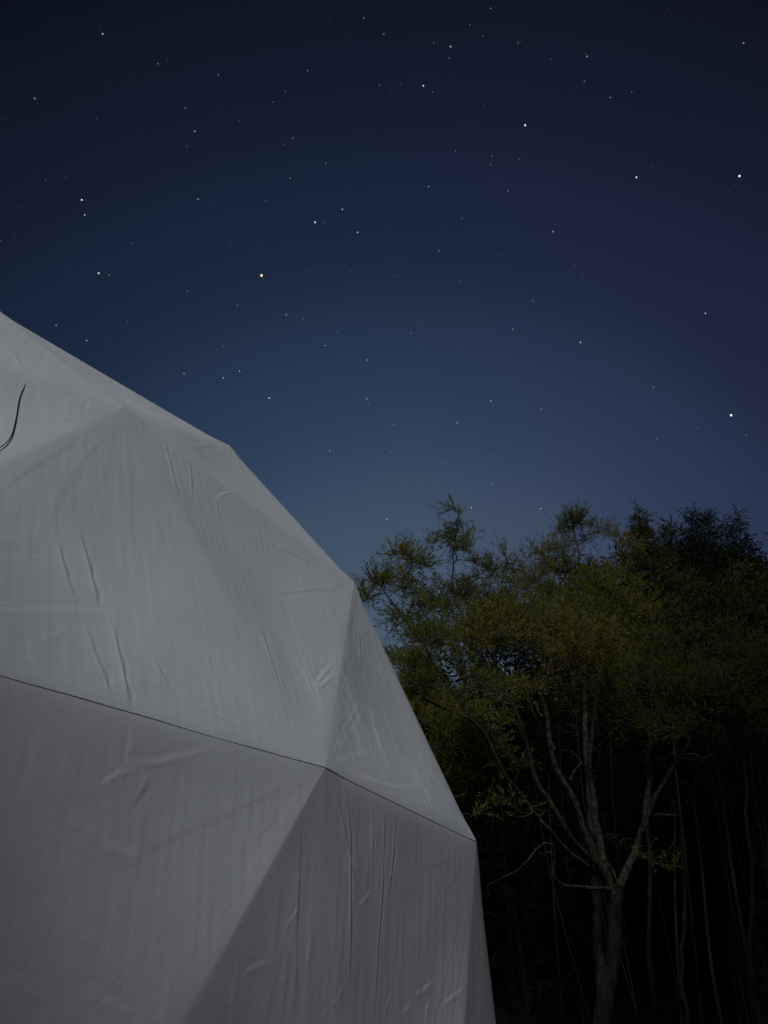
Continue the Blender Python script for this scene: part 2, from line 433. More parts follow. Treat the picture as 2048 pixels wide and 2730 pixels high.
# folds and creases of the canvas: height in mm, half width in mm, then points of the survey frame
def zl(ox, oy, k, txt):
    out = []
    for line in txt.strip().split('\n'):
        p = line.split()
        out.append((float(p[0]), float(p[1]), [(ox + float(q.split(',')[0]) * k, oy + float(q.split(',')[1]) * k) for q in p[2:]]))
    return out
K7 = 700 / 1659
FOLDS = zl(0, 1100, K7, """
3.4 9 375,760 430,950 485,1140
4.6 10 515,690 570,880 625,1090 640,1200
3.4 9 550,1300 600,1470 665,1650 690,1740 705,1820
4.6 10 730,1290 760,1480 790,1640 810,1790 830,1900
3.0 9 980,1510 1040,1650 1110,1760
2.6 8 1320,1480 1365,1640
1.2 14 225,1460 350,1400 470,1340
3.2 9 1030,140 1080,310 1140,530
2.4 12 1140,530 1200,660 1280,800 1400,1000
2.6 9 1180,260 1210,360 1225,520
2.2 8 1370,520 1390,590 1420,690
2.8 9 1380,545 1440,500 1580,510 1650,590
3.0 9 970,60 1100,170 1200,250
-2.0 14 150,1330 180,1500 200,1560
""") + zl(600, 1500, K7, """
3.6 9 230,350 290,590 350,760 375,900 430,1080
4.2 9 455,540 530,720 600,900 670,1060 720,1220
3.0 12 560,790 640,690 690,630
3.0 12 570,810 640,750 710,690
2.2 8 590,210 650,340 720,500 760,600
3.2 9 820,220 850,400 870,620 880,680
4.6 10 740,640 800,820 900,1100 980,1330
4.2 9 735,780 800,960 870,1180 910,1320
4.6 9 930,830 970,1020 1020,1220 1060,1370
4.2 14 1115,1150 1200,1340 1310,1590
3.6 12 1170,1180 1260,1390 1330,1590
3.2 11 950,520 1010,690 1050,800
3.0 14 1200,1100 1330,1400
2.6 12 1420,1560 1470,1650
2.6 12 1030,900 1130,1190
2.4 10 900,980 960,1150
""") + zl(0, 780, 1000 / 1659, """
3.4 10 0,180 60,245 140,365
2.4 14 140,370 260,390 390,430
3.0 12 180,195 330,310 470,420 560,500
2.6 10 560,500 660,560 720,620
2.6 10 700,560 790,650 830,690
2.4 10 880,720 960,800 1040,870 1120,920
2.0 9 390,530 400,480
2.4 10 610,560 640,620
""")
LOWFOLDS = zl(400, 1930, 1000 / 1659, """
3.0 6 655,170 665,560 650,900 645,1320
5.0 9 860,250 885,480 890,800 885,1160
3.4 10 815,230 850,420 920,740
3.4 6 980,300 990,600 990,720
3.6 8 1035,330 1035,700 1020,1000 1010,1300
3.4 8 1090,360 1075,650 1060,760
3.0 7 590,910 640,850 660,790
3.0 7 695,1090 705,1000 715,910
3.0 7 920,810 960,770 990,720
4.0 8 1190,1190 1230,1170 1270,1130
3.6 8 1300,1250 1340,1210 1390,1180
3.4 9 750,1310 800,1260 860,1170
3.4 8 1250,1320 1240,1260 1260,1210
2.6 8 400,1120 460,1080 530,1060
3.2 8 1140,1270 1180,1230
3.2 8 1060,1270 1080,1200
4.2 10 800,200 840,235 850,260
""") + zl(0, 1900, K7, """
-4.0 10 820,10 805,200 790,330
3.4 9 640,460 740,390 830,370
3.2 12 800,320 1000,310 1230,260 1380,190
3.2 11 960,370 900,490 830,590
2.6 16 430,580 560,720 760,900
2.6 14 620,800 800,880 1000,950
2.6 16 380,1250 540,1400 680,1560
3.0 14 60,1620 180,1720 330,1800
3.6 12 520,1710 700,1840 850,1930
2.4 10 750,350 800,370 870,360
2.4 12 1480,200 1500,260
""")

def sheet(t, i, n):
    """One triangular panel as an n by n grid with the sag, the rounded strut edges and the folds."""
    a, b, c, band = t[:4]
    nr = NORM[i]
    iu, iv = np.meshgrid(np.arange(n + 1), np.arange(n + 1), indexing='ij')
    ok = iu + iv <= n
    idx = -np.ones((n + 1, n + 1), int); idx[ok] = np.arange(ok.sum())
    u = iu[ok] / n; v = iv[ok] / n; w = 1 - u - v
    P = a * w[:, None] + b * u[:, None] + c * v[:, None]
    f1 = np.stack([idx[:-1, :-1], idx[1:, :-1], idx[:-1, 1:]], -1)[ok[1:, :-1] & ok[:-1, 1:]]
    q = np.zeros((n, n), bool); q[:, :] = ok[1:, 1:]
    f2 = np.stack([idx[1:, :-1], idx[1:, 1:], idx[:-1, 1:]], -1)[q]
    F = np.concatenate([f1, f2])
    if np.cross(b - a, c - a) @ nr < 0:
        F = F[:, ::-1]
    radial = P - DC; radial /= np.linalg.norm(radial, axis=1)[:, None]
    h = np.zeros(len(P))
    # rounded where the canvas runs over a strut
    for (p, q2, bar, bp, bq) in ((a, b, v, w, u), (b, c, w, u, v), (c, a, u, v, w)):
        L = np.linalg.norm(q2 - p)
        tt = bq / (bp + bq + 1e-9)
        keep = np.clip(np.minimum(tt, 1 - tt) * 9, 0, 1)
        keep = keep * keep * (3 - 2 * keep)
        third = {0: c, 1: a, 2: b}[0 if bar is v else 1 if bar is w else 2]
        alt = np.linalg.norm(np.cross(q2 - p, third - p)) / L
        e = bar * alt
        js = [j for j in EDGE[frozenset((key(p), key(q2)))] if j != i]
        if js:
            ang = math.acos(max(-1, min(1, float(nr @ NORM[js[0]])))) / 2
            wd = SOFT.get(frozenset((key(p), key(q2))), 0.03)
            h -= wd * math.tan(ang) * np.exp(-e / wd) * keep
    # the canvas sags a little between the struts
    h -= 0.016 * np.clip(27 * u * v * w, 0, 1) ** 1.5
    edge_fade = np.clip(np.minimum(np.minimum(u, v), w) * 22, 0, 1)
    h += (0.0035 * vnoise(P * 2.6, 1) + 0.0012 * vnoise(P * 7.3, 2)) * edge_fade
    # fine vertical crinkle
    tang = np.array([-nr[1], nr[0], 0]); tang /= np.linalg.norm(tang) + 1e-9
    down = np.cross(nr, tang)
    S = P @ tang; D = P @ down
    amp = np.clip(vnoise(np.stack([S * 1.7, D * 1.2, S * 0 + i], 1), 9) + 0.15, 0, 1)
    wv = vnoise(np.stack([S * 26 + 2.5 * D, D * 2.4, S * 0 + i], 1), 4)
    h += (0.00015 if band == 'low' else 0.00025) * amp * wv * edge_fade
    h += 0.00035 * vnoise(np.stack([S * 70, D * 9, S * 0], 1), 14) * edge_fade
    if n > 60:
        jobs = []
        for mm, wmm, px in (LOWFOLDS if band == 'low' else FOLDS):
            jobs.append((mm, wmm, np.array([EYE + ray(x, y) * (((a - EYE) @ nr) / (ray(x, y) @ nr)) for (x, y) in px])))
        rt_ = np.random.default_rng(400 + i)
        for k_, (hub, e0, e1) in enumerate(((a, b, c), (b, c, a), (c, a, b))):       # tension lines that run out from the hubs
            for _ in range(7):
                g = rt_.uniform(0.06, 0.94); far = e0 + (e1 - e0) * g
                q0, q1 = rt_.uniform(0.04, 0.12), rt_.uniform(0.3, 0.75)
                jobs.append((rt_.uniform(0.7, 1.7) * (0.5 if band == 'low' else 0.75), rt_.uniform(7, 16), np.array([hub + (far - hub) * q0, hub + (far - hub) * (q0 + q1) / 2 + rt_.normal(scale=.006, size=3), hub + (far - hub) * q1])))
        for mm, wmm, Q in jobs:
            lo, hi = Q.min(0) - 0.08, Q.max(0) + 0.08
            near = np.all((P > lo) & (P < hi), 1)
            if not near.any():
                continue
            Q = spline(Q, 0.03)
            run = np.linalg.norm(np.diff(Q, axis=0), axis=1).sum()
            mm = mm * min(1.0, 0.35 + run / 0.25)
            X = P[near]
            best = np.full(len(X), 9.0); par = np.zeros(len(X)); side = np.zeros(len(X))
            m = len(Q)
            for s in range(m - 1):
                ab = Q[s + 1] - Q[s]; L2 = ab @ ab + 1e-12
                tt = np.clip(((X - Q[s]) @ ab) / L2, 0, 1)
                dv = X - Q[s] - tt[:, None] * ab
                dd = np.linalg.norm(dv, axis=1)
                up = dd < best
                best[up] = dd[up]; par[up] = ((s + tt) / (m - 1))[up]
                side[up] = (dv @ np.cross(nr, ab / math.sqrt(L2)))[up]
            wd = wmm / 1000 * 0.6
            wl_ = wd * (0.75 + 0.5 * np.sin(par * 9 + mm) ** 2)
            taper = np.sin(np.pi * np.clip(par, 0, 1)) ** 0.9
            prof = np.exp(-np.abs(side / wl_) ** 1.5) - 0.6 * np.exp(-((side - 1.5 * wl_) / (1.2 * wl_)) ** 2) + 0.25 * np.exp(-((side + 2 * wl_) / (3 * wl_)) ** 2)
            h[near] += (mm / 1000) * (0.46 if band == 'low' else 0.64) * taper * edge_fade[near] * prof * np.exp(-np.clip(best - np.abs(side), 0, 1) / wd)
    return P + radial * h[:, None], F

tent = empty("dome_tent", (CEN[0], CEN[1], 0), label="white canvas geodesic dome tent rising from the lower left corner", category="tent")
SEEN = {(0, 0): 360, (0, 1): 360, (1, 0): 340, (1, 1): 160, (0, 2): 460, (0, 3): 240, (1, 2): 340, (1, 3): 400, (0, 4): 160, (0, 5): 180, (1, 4): 200}
for i, t in enumerate(TRIS):
    n = SEEN.get(t[4], 10)
    V, F = sheet(t, i, n)
    link("panel", mesh_np("panel", V, F), M_fabric, tent)

def seam():
    pts = []
    for k in range(N):
        p, q = r1[k], r1[(k + 1) % N]
        s = np.linspace(0, 1, 60, endpoint=False)[:, None]
        pp = p + (q - p) * s
        ek = frozenset((key(p), key(q)))
        i0, i1 = EDGE[ek]
        ang = math.acos(max(-1, min(1, float(NORM[i0] @ NORM[i1])))) / 2
        kp = np.clip(np.minimum(s, 1 - s) * 9, 0, 1); kp = kp * kp * (3 - 2 * kp)
        rad = pp - DC; rad /= np.linalg.norm(rad, axis=1)[:, None]
        pts.append(pp - rad * (SOFT.get(ek, 0.03) * math.tan(ang) * kp - 0.0004))      # lies in the seam
    P = np.concatenate(pts + [pts[0][:1]])
    P[:, 2] += 0.0010 * vnoise(P * 9, 21)
    rad = P - DC; rad /= np.linalg.norm(rad, axis=1)[:, None]
    t = np.gradient(P, axis=0); t /= np.linalg.norm(t, axis=1)[:, None]
    dn = np.cross(t, rad); dn /= np.linalg.norm(dn, axis=1)[:, None]
    wd = (0.0013 + 0.0005 * vnoise(P * 14, 3))[:, None]
    V = np.stack([P + dn * wd - rad * 0.0006, P + dn * wd * .5 + rad * 0.0005, P - dn * wd * .5 + rad * 0.0005, P - dn * wd - rad * 0.0006], 1).reshape(-1, 3)
    F = np.array([(4 * i + k, 4 * i + 4 + k, 4 * i + 5 + k, 4 * i + 1 + k) for i in range(len(P) - 1) for k in range(3)])
    link("hem_stitching", mesh_np("hem_stitching", V, F), M_piping, tent)
seam()

def panel_point(name3, x, y, lift):
    a, b, c = (HUB[k] for k in name3)
    n = np.cross(b - a, c - a); n /= np.linalg.norm(n)
    if n @ ((a + b + c) / 3 - DC) < 0: n = -n
    d = ray(x, y)
    p = EYE + d * (((a - EYE) @ n) / (d @ n))
    ar = lambda q, r_, s_: abs(np.cross(r_ - q, s_ - q) @ n)
    uvw = ar(p, b, c) * ar(p, c, a) * ar(p, a, b) / ar(a, b, c) ** 3
    return p + n * (lift - 0.016 * min(1, 27 * uvw) ** 1.5)

def cord():
    path = [(74, 1010, -.004), (66, 1030, .0), (57, 1050, .0012), (51, 1075, .0018), (48, 1098, .0008), (44, 1118, .0012), (38, 1142, .0015), (29, 1165, .0018), (14, 1183, .002), (-6, 1196, .002), (-40, 1206, .002), (-80, 1196, .001), (-110, 1170, -.004)]
    P = spline([panel_point('EHA', x, y, z) for x, y, z in path], 0.008)
    s = np.linspace(0, 1, len(P))
    rad = 0.0006 + 0.0008 * np.sin(np.pi * np.clip(s * 1.15, 0, 1)) ** 0.7
    V, F = tube(P, rad, 8)
    link("tie_cord", mesh_np("tie_cord", V, F), M_cord, tent)
cord()

# ------------------------------------------------------------------ trees
def leaf_mesh(base, dirs, length, width, r):
    """Folded lance-shaped leaves: 4 verts, two triangles each."""
    n = len(base)
    d = dirs / (np.linalg.norm(dirs, axis=1)[:, None] + 1e-9)
    rnd = r.normal(size=(n, 3))
    s = np.cross(d, rnd); s /= np.linalg.norm(s, axis=1)[:, None] + 1e-9
    nrm = np.cross(d, s)
    L = length * r.uniform(0.5, 1.6, (n, 1)); W = width * r.uniform(0.7, 1.3, (n, 1))
    m = base + d * L * 0.45
    V = np.stack([base, m + s * W * .5 + nrm * W * .15, base + d * L - nrm * L * 0.08, m - s * W * .5 + nrm * W * .15], 1).reshape(-1, 3)
    F = np.arange(4 * n).reshape(n, 4)
    return V, F

class Tree:
    def __init__(self, seed):
        self.r = np.random.default_rng(seed)
        self.pos, self.dir, self.chain, self.parent = [], [], [], []
        self.chains = []          # list of node index lists
        self.fixed = {}
    def limb(self, pts, ra, rb, start=None):
        P = spline(pts, 0.13)
        off = self.r.uniform(0, 50, 3)
        wob = np.stack([vnoise(P * 2.3 + off, 61), vnoise(P * 2.3 + off, 62), vnoise(P * 2.3 + off, 63)], 1)
        wob += 0.4 * np.stack([vnoise(P * 6 + off, 64), vnoise(P * 6 + off, 65), vnoise(P * 6 + off, 66)], 1)
        ramp = np.clip(np.minimum(np.arange(len(P)), np.arange(len(P))[::-1]) / 4, 0, 1)[:, None]
        P = P + wob * ramp * 0.05
        ids = []
        prev = start if start is not None else -1
        for i, p in enumerate(P):
            j = len(self.pos)
            t = P[min(i + 1, len(P) - 1)] - P[max(i - 1, 0)]
            self.pos.append(p); self.dir.append(t / (np.linalg.norm(t) + 1e-9)); self.parent.append(prev)
            f = i / max(1, len(P) - 1)
            self.fixed[j] = ra + (rb - ra) * f
            prev = j; ids.append(j)
        self.chains.append(('limb', ids))
        return ids
    def grow(self, A, up=0.25, wander=0.02, step=0.13, skip=0.0):
        r = self.r
        pos = np.array(self.pos)
        can = np.array([self.fixed.get(i, 0) < 0.055 for i in range(len(pos))])
        d0 = np.array([np.min(np.linalg.norm(pos[can] - a, axis=1)) for a in A])
        self.tips = []
        P = np.empty((len(pos) + len(A) * 40, 3)); P[:len(pos)] = pos; n = len(pos)
        C = np.zeros(len(P), bool); C[:n] = can
        for ai in np.argsort(d0):
            a = A[ai]
            v = a - P[:n]
            d = np.linalg.norm(v, axis=1)
            cost = d + 0.5 * np.clip(-v[:, 2], 0, None) + (~C[:n]) * 99
            j = int(np.argmin(cost))
            if d[j] < 0.03: continue
            g = np.array(self.dir[j])
            ctrl = P[j] + (g * 0.45 + np.array([0, 0, up * .5]) + r.normal(scale=.12, size=3)) * d[j]
            m = max(3, int(d[j] / step) + 1)
            t = np.linspace(0, 1, m + 1)[1:, None]
            Q = (1 - t) ** 2 * P[j] + 2 * t * (1 - t) * ctrl + t * t * a
            Q[:-1] += r.normal(scale=wander, size=Q[:-1].shape) * min(1, d[j])
            ids = [j]
            prev = j
            for q in range(len(Q)):
                if n >= len(P): break
                t2 = Q[q] - (Q[q - 1] if q else P[j]); t2 = t2 / (np.linalg.norm(t2) + 1e-9)
                P[n] = Q[q]; C[n] = True
                self.pos.append(Q[q]); self.dir.append(t2); self.parent.append(prev)
                prev = n; ids.append(n); n += 1
            self.chains.append(('twig', ids)); self.tips.append(ids)
    def radii(self, tip=0.0022, power=0.42):
        n = len(self.pos)
        cnt = np.zeros(n)
        for kind, ids in self.chains:
            if kind == 'twig': cnt[ids[-1]] += 1
        for i in range(n - 1, -1, -1):
            if self.parent[i] >= 0: cnt[self.parent[i]] += cnt[i]
        rad = tip * np.maximum(cnt, 1) ** power
        for i, v in self.fixed.items(): rad[i] = max(v, min(rad[i], v * 1.0))
        return rad
    def wood(self, kind, n, tip=0.0022, minlen=0):
        rad = self.radii(tip); pos = np.array(self.pos); out = []
        for k, ids in self.chains:
            if k != kind or len(ids) < 2: continue
            rr = rad[ids].copy()
            if kind == 'twig' and len(rr) > 1:
                rr[0] = min(rr[0], rr[1] * 1.15)
            out.append(tube(pos[ids], rr, n))
        return join(out)
    def sprays(self, per, nleaf, length, width, run=0.35, up=0.35, fan=0.55, size=(0.10, 0.28)):
        """Straight side shoots along the last stretch of every twig, each set with small leaves."""
        r = self.r; pos = np.array(self.pos); S0, S1 = [], []
        for ids in self.tips:
            back = [ids[-1]]; got = 0.0; want = run * r.uniform(0.6, 1.4)
            while got < want and self.parent[back[-1]] >= 0 and back[-1] not in self.fixed:
                p = self.parent[back[-1]]
                got += np.linalg.norm(pos[p] - pos[back[-1]]); back.append(p)
            seg = pos[back[::-1]]
            k = max(1, r.poisson(per))
            s_ = r.uniform(0.15, 1, k) * (len(seg) - 1); s_[0] = len(seg) - 1
            i = np.minimum(s_.astype(int), len(seg) - 2); f = (s_ - i)[:, None]
            t = seg[i + 1] - seg[i]; t /= np.linalg.norm(t, axis=1)[:, None] + 1e-9
            b = seg[i] * (1 - f) + seg[i + 1] * f
            d = t + r.normal(scale=fan, size=(k, 3)) + np.array([0, 0, up])
            d /= np.linalg.norm(d, axis=1)[:, None] + 1e-9
            S0.append(b); S1.append(b + d * r.uniform(*size, (k, 1)))
        S0 = np.concatenate(S0); S1 = np.concatenate(S1); n = len(S0)
        D = S1 - S0; L = np.linalg.norm(D, axis=1)[:, None]; D = D / L
        U = np.cross(D, r.normal(size=(n, 3))); U /= np.linalg.norm(U, axis=1)[:, None]; W = np.cross(D, U)
        ring = [U, -0.5 * U + 0.87 * W, -0.5 * U - 0.87 * W]
        V = np.stack([S0 + q * 0.0017 for q in ring] + [S1 + q * 0.0009 for q in ring], 1).reshape(-1, 3)
        o = np.arange(n)[:, None] * 6
        F = np.concatenate([o + np.array([[a, b, b + 3, a + 3]]) for a, b in ((0, 1), (1, 2), (2, 0))])
        f = r.uniform(0.12, 1, (n, nleaf, 1)) ** 0.8
        base = (S0[:, None] + (S1 - S0)[:, None] * f).reshape(-1, 3)
        dirs = (np.repeat(D, nleaf, 0) + r.normal(scale=0.42, size=(n * nleaf, 3)) + np.array([0, 0, 0.15]))
        return (V, F), leaf_mesh(base, dirs, length, width, r)

def blob(r, x, y, rx, ry, Y, dY, n, clump=6):
    """n points in flat layered clumps that together fill an uneven mass centred on (x, y)."""
    out = []
    while len(out) < n:
        p = np.clip(r.normal(scale=0.52, size=3), -1.3, 1.3)
        for _ in range(min(n - len(out), 3 + r.poisson(clump)) if clump else 1):
            q = p + r.normal(size=3) * (0.26, 0.11, 0.26)
            out.append(at(x + q[0] * rx, y + q[1] * ry + 0.12 * abs(q[0] - p[0]) * rx, Y + q[2] * dY))
    return out

def plant_tree(name, label, base, limbs, blobs, seed, leafmat, group=None, per=16, leaf=(0.055, 0.013), tip=0.0022, up=0.25, lup=0.35, spread=0.5, nleaf=7, size=(0.10, 0.28), girth=0.66, bark=None, tangle=None):
    T = Tree(seed)
    for pts, ra, rb in limbs:
        T.limb([at(*p) for p in pts], ra * girth, rb * girth)
    A = []
    for b in blobs: A += blob(T.r, *b)
    if tangle:                                     # bare twigs crossing below the crown
        B_ = []
        for b in tangle: B_ += blob(T.r, *b)
        T.grow(np.array(B_), up=0.1, wander=0.05)
    T.grow(np.array(A), up=up)
    root = empty(name, base, label=label, category="tree")
    if group: root["group"] = group
    rad = T.radii(); pos = np.array(T.pos); first = True
    for k, ids in T.chains:
        if k == 'limb':
            V, F = tube(pos[ids], rad[ids] * (1 + 0.10 * vnoise(pos[ids] * 6, 2)), 10)
            nm = "trunk" if first else "limb"
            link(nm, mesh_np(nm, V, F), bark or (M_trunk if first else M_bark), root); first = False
    V, F = T.wood('twig', 4, tip); o = link("twigs", mesh_np("twigs", V, F), M_twig, root, kind="stuff")
    (SV, SF_), (V, F) = T.sprays(per, nleaf, leaf[0], leaf[1], up=lup, fan=spread, size=size)
    link("shoots", mesh_np("shoots", SV, SF_), M_twig, root, kind="stuff")
    link("crown", mesh_np("crown", V, F, False), leafmat, root, kind="stuff")
    return root

Y1 = 8.6
b = at(1560, 2790, Y1)
plant_tree("broadleaf_tree", "spreading many-stemmed tree with lichen pale limbs beside the dome", (b[0], b[1], 0), [
    ([(1585, 2990, Y1), (1598, 2800, Y1), (1618, 2640, Y1), (1636, 2480, Y1), (1650, 2360, Y1)], .13, .10),
    # leaning stem to the left
    ([(1640, 2400, Y1), (1612, 2310, Y1 - .1), (1592, 2220, Y1 - .1), (1580, 2110, Y1 - .1), (1576, 2000, Y1 - .2), (1584, 1910, Y1 - .2), (1600, 1820, Y1 - .2)], .072, .03),
    ([(1640, 2380, Y1), (1560, 2240, Y1 - .3), (1510, 2100, Y1 - .4), (1478, 2000, Y1 - .5), (1450, 1890, Y1 - .6), (1425, 1780, Y1 - .7), (1380, 1690, Y1 - .8)], .062, .022),
    ([(1618, 2330, Y1), (1500, 2200, Y1 - .5), (1435, 2110, Y1 - .6), (1405, 2020, Y1 - .7), (1385, 1930, Y1 - .8), (1350, 1850, Y1 - .9), (1290, 1760, Y1 - 1.0)], .055, .020),
    ([(1590, 2330, Y1), (1470, 2220, Y1 - .6), (1380, 2110, Y1 - .9), (1310, 2000, Y1 - 1.1), (1260, 1925, Y1 - 1.2), (1180, 1890, Y1 - 1.3), (1110, 1850, Y1 - 1.4)], .04, .016),
    ([(1255, 1925, Y1 - 1.2), (1210, 1840, Y1 - 1.2), (1150, 1760, Y1 - 1.3), (1100, 1680, Y1 - 1.3), (1040, 1600, Y1 - 1.3), (1000, 1540, Y1 - 1.3)], .022, .008),
    ([(1405, 2010, Y1 - .7), (1380, 1900, Y1 - .6), (1340, 1800, Y1 - .6), (1280, 1700, Y1 - .6), (1220, 1600, Y1 - .6), (1215, 1480, Y1 - .6), (1222, 1380, Y1 - .6)], .026, .008),
    ([(1215, 1600, Y1 - .6), (1280, 1560, Y1 - .6), (1330, 1510, Y1 - .5), (1362, 1475, Y1 - .5)], .009, .004),
    ([(1130, 1690, Y1 - 1.3), (1090, 1580, Y1 - 1.2), (1060, 1490, Y1 - 1.1), (1040, 1450, Y1 - 1.1)], .010, .004),
    ([(1480, 2000, Y1 - .5), (1440, 1930, Y1 - .3), (1390, 1830, Y1 - .2), (1300, 1760, Y1 - .1), (1200, 1700, Y1), (1130, 1640, Y1)], .024, .010),
    # right hand limbs
    ([(1650, 2370, Y1), (1700, 2250, Y1 + .2), (1735, 2120, Y1 + .3), (1745, 2000, Y1 + .4), (1755, 1900, Y1 + .5), (1770, 1800, Y1 + .6)], .066, .026),
    ([(1700, 2250, Y1 + .2), (1760, 2090, Y1 - .1), (1830, 1990, Y1 - .3), (1890, 1910, Y1 - .5), (1960, 1860, Y1 - .7), (2060, 1790, Y1 - .9)], .046, .018),
    ([(1890, 1905, Y1 - .5), (1860, 1830, Y1 - .5), (1880, 1740, Y1 - .5)], .022, .01),
    ([(1745, 2090, Y1 + .3), (1690, 1960, Y1 + .2), (1620, 1890, Y1 + .1), (1560, 1840, Y1)], .026, .011),
    ([(1640, 2370, Y1), (1560, 2372, Y1 - .4), (1505, 2360, Y1 - .6), (1475, 2335, Y1 - .7)], .036, .014),
    ([(1475, 2335, Y1 - .7), (1485, 2260, Y1 - .8), (1430, 2270, Y1 - .9), (1380, 2320, Y1 - 1.0), (1300, 2360, Y1 - 1.0)], .014, .006),
    ([(1560, 2190, Y1 - .2), (1600, 2260, Y1), (1640, 2320, Y1), (1655, 2400, Y1)], .02, .02),
    ([(1720, 2180, Y1 + .2), (1760, 2178, Y1), (1810, 2174, Y1 - .2)], .03, .02),
    ([(1520, 2080, Y1 - .3), (1550, 2040, Y1 - .3), (1590, 2060, Y1 - .2)], .02, .014),
], [
    (1222, 1400, 26, 40, Y1 - .6, .2, 14, 1), (1185, 1440, 36, 36, Y1 - .6, .25, 20), (1255, 1445, 34, 34, Y1 - .6, .25, 20), (1215, 1510, 70, 40, Y1 - .6, .4, 26, 2),
    (1055, 1470, 44, 26, Y1 - 1.1, .25, 18), (1105, 1500, 46, 34, Y1 - 1.0, .4, 26), (1015, 1545, 34, 40, Y1 - 1.3, .25, 16), (985, 1600, 26, 44, Y1 - 1.3, .25, 16), (1075, 1560, 70, 44, Y1 - 1.1, .5, 34, 3), (1150, 1590, 90, 50, Y1 - .9, .6, 52, 3),
    (1060, 1650, 60, 50, Y1 - 1.2, .4, 22, 2), (1350, 1488, 24, 24, Y1 - .5, .3, 10), (1320, 1530, 34, 34, Y1 - .5, .4, 20), (1290, 1580, 70, 50, Y1 - .5, .6, 60),
    (1240, 1640, 120, 70, Y1 - .6, .8, 115), (1180, 1700, 140, 75, Y1 - .9, .8, 110), (1340, 1680, 150, 95, Y1 - .4, .9, 250),
    (1490, 1710, 140, 95, Y1 - .2, .9, 220), (1420, 1860, 120, 45, Y1 - .4, .6, 34), (1240, 1840, 120, 60, Y1 - 1.1, .5, 60),
    (1620, 1780, 150, 90, Y1 + .1, .8, 180), (1800, 1780, 140, 90, Y1 + .2, .8, 180), (1960, 1800, 110, 110, Y1 - .6, .6, 150),
    (1720, 1905, 90, 40, Y1, .4, 50), (1830, 1950, 90, 30, Y1 - .2, .4, 50), (1350, 2170, 90, 24, Y1 - 1.0, .3, 7, 1), (1800, 2300, 90, 20, Y1 - .2, .4, 4, 1), (1420, 1640, 90, 60, Y1 - .3, .6, 90),
    (1110, 1790, 60, 60, Y1 - 1.3, .3, 50),
], 7, M_leaf_olive, per=6, leaf=(0.045, 0.0095), lup=0.4, tangle=[
    (1330, 1960, 130, 60, Y1 - .8, .5, 26), (1480, 1930, 110, 60, Y1 - .3, .5, 22), (1680, 1950, 110, 60, Y1, .5, 22), (1850, 2010, 150, 50, Y1 - .3, .5, 28),
    (1420, 2240, 110, 60, Y1 - .9, .4, 22), (1250, 2060, 90, 70, Y1 - 1.1, .4, 16), (1920, 1930, 110, 50, Y1 - .6, .4, 16), (1720, 2290, 120, 50, Y1, .5, 14)])

Y2 = 11.0
b = at(1575, 2700, Y2)
plant_tree("broadleaf_tree", "taller tree with feathery fan top behind the spreading tree", (b[0], b[1], 0), [
    ([(1610, 2860, Y2), (1600, 2500, Y2), (1575, 2150, Y2), (1560, 1900, Y2), (1555, 1700, Y2), (1550, 1560, Y2), (1545, 1470, Y2), (1530, 1420, Y2)], .11, .018),
    ([(1552, 1640, Y2), (1500, 1540, Y2), (1450, 1500, Y2 - .2)], .03, .010),
    ([(1548, 1450, Y2), (1590, 1425, Y2 + .1), (1625, 1400, Y2 + .1)], .012, .006),
    ([(1555, 1720, Y2), (1620, 1620, Y2 + .3), (1660, 1520, Y2 + .3), (1655, 1440, Y2 + .3)], .035, .008),
    ([(1560, 1800, Y2), (1470, 1680, Y2 - .3), (1410, 1600, Y2 - .4), (1400, 1540, Y2 - .4)], .035, .010),
], [
    (1528, 1395, 52, 42, Y2, .3, 70), (1605, 1405, 50, 26, Y2, .3, 22), (1650, 1440, 45, 60, Y2 + .3, .3, 20), (1470, 1490, 60, 45, Y2 - .2, .5, 70),
    (1420, 1560, 80, 60, Y2 - .3, .6, 110), (1540, 1600, 120, 80, Y2, .8, 190), (1640, 1570, 80, 80, Y2 + .2, .7, 150), (1440, 1680, 120, 70, Y2 - .3, .8, 90), (1600, 1690, 140, 80, Y2, .9, 200),
], 21, M_leaf_olive, per=6, leaf=(0.05, 0.011), lup=0.45, size=(0.14, 0.34), bark=M_twig)

# trees of the dark wood on the right
def dark_tree(label, seed, Y, stem, blobs, mat, per=6):
    b = at(stem[0][0], stem[0][1], Y)
    plant_tree("wood_tree", label, (b[0], b[1], 0), [([(x, y, Y) for x, y in stem], .06, .012)], blobs, seed, mat, "trees of the dark wood", per=per, leaf=(0.085, 0.020), spread=0.8, nleaf=6, bark=M_dark)
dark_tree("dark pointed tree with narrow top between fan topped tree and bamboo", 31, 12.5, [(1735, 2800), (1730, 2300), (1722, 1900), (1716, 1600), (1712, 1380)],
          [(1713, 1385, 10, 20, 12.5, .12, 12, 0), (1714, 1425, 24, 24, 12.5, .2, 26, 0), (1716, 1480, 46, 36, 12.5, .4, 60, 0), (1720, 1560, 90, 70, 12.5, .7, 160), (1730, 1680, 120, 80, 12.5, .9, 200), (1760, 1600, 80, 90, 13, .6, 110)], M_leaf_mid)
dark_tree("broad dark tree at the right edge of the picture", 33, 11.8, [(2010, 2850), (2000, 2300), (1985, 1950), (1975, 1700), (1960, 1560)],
          [(1960, 1590, 90, 80, 11.8, .7, 130), (1880, 1660, 110, 90, 11.8, .8, 200), (2010, 1690, 90, 110, 11.8, .8, 200), (1850, 1780, 120, 80, 11.8, .8, 150), (1985, 1850, 90, 80, 11.8, .7, 110)], M_leaf_mid)
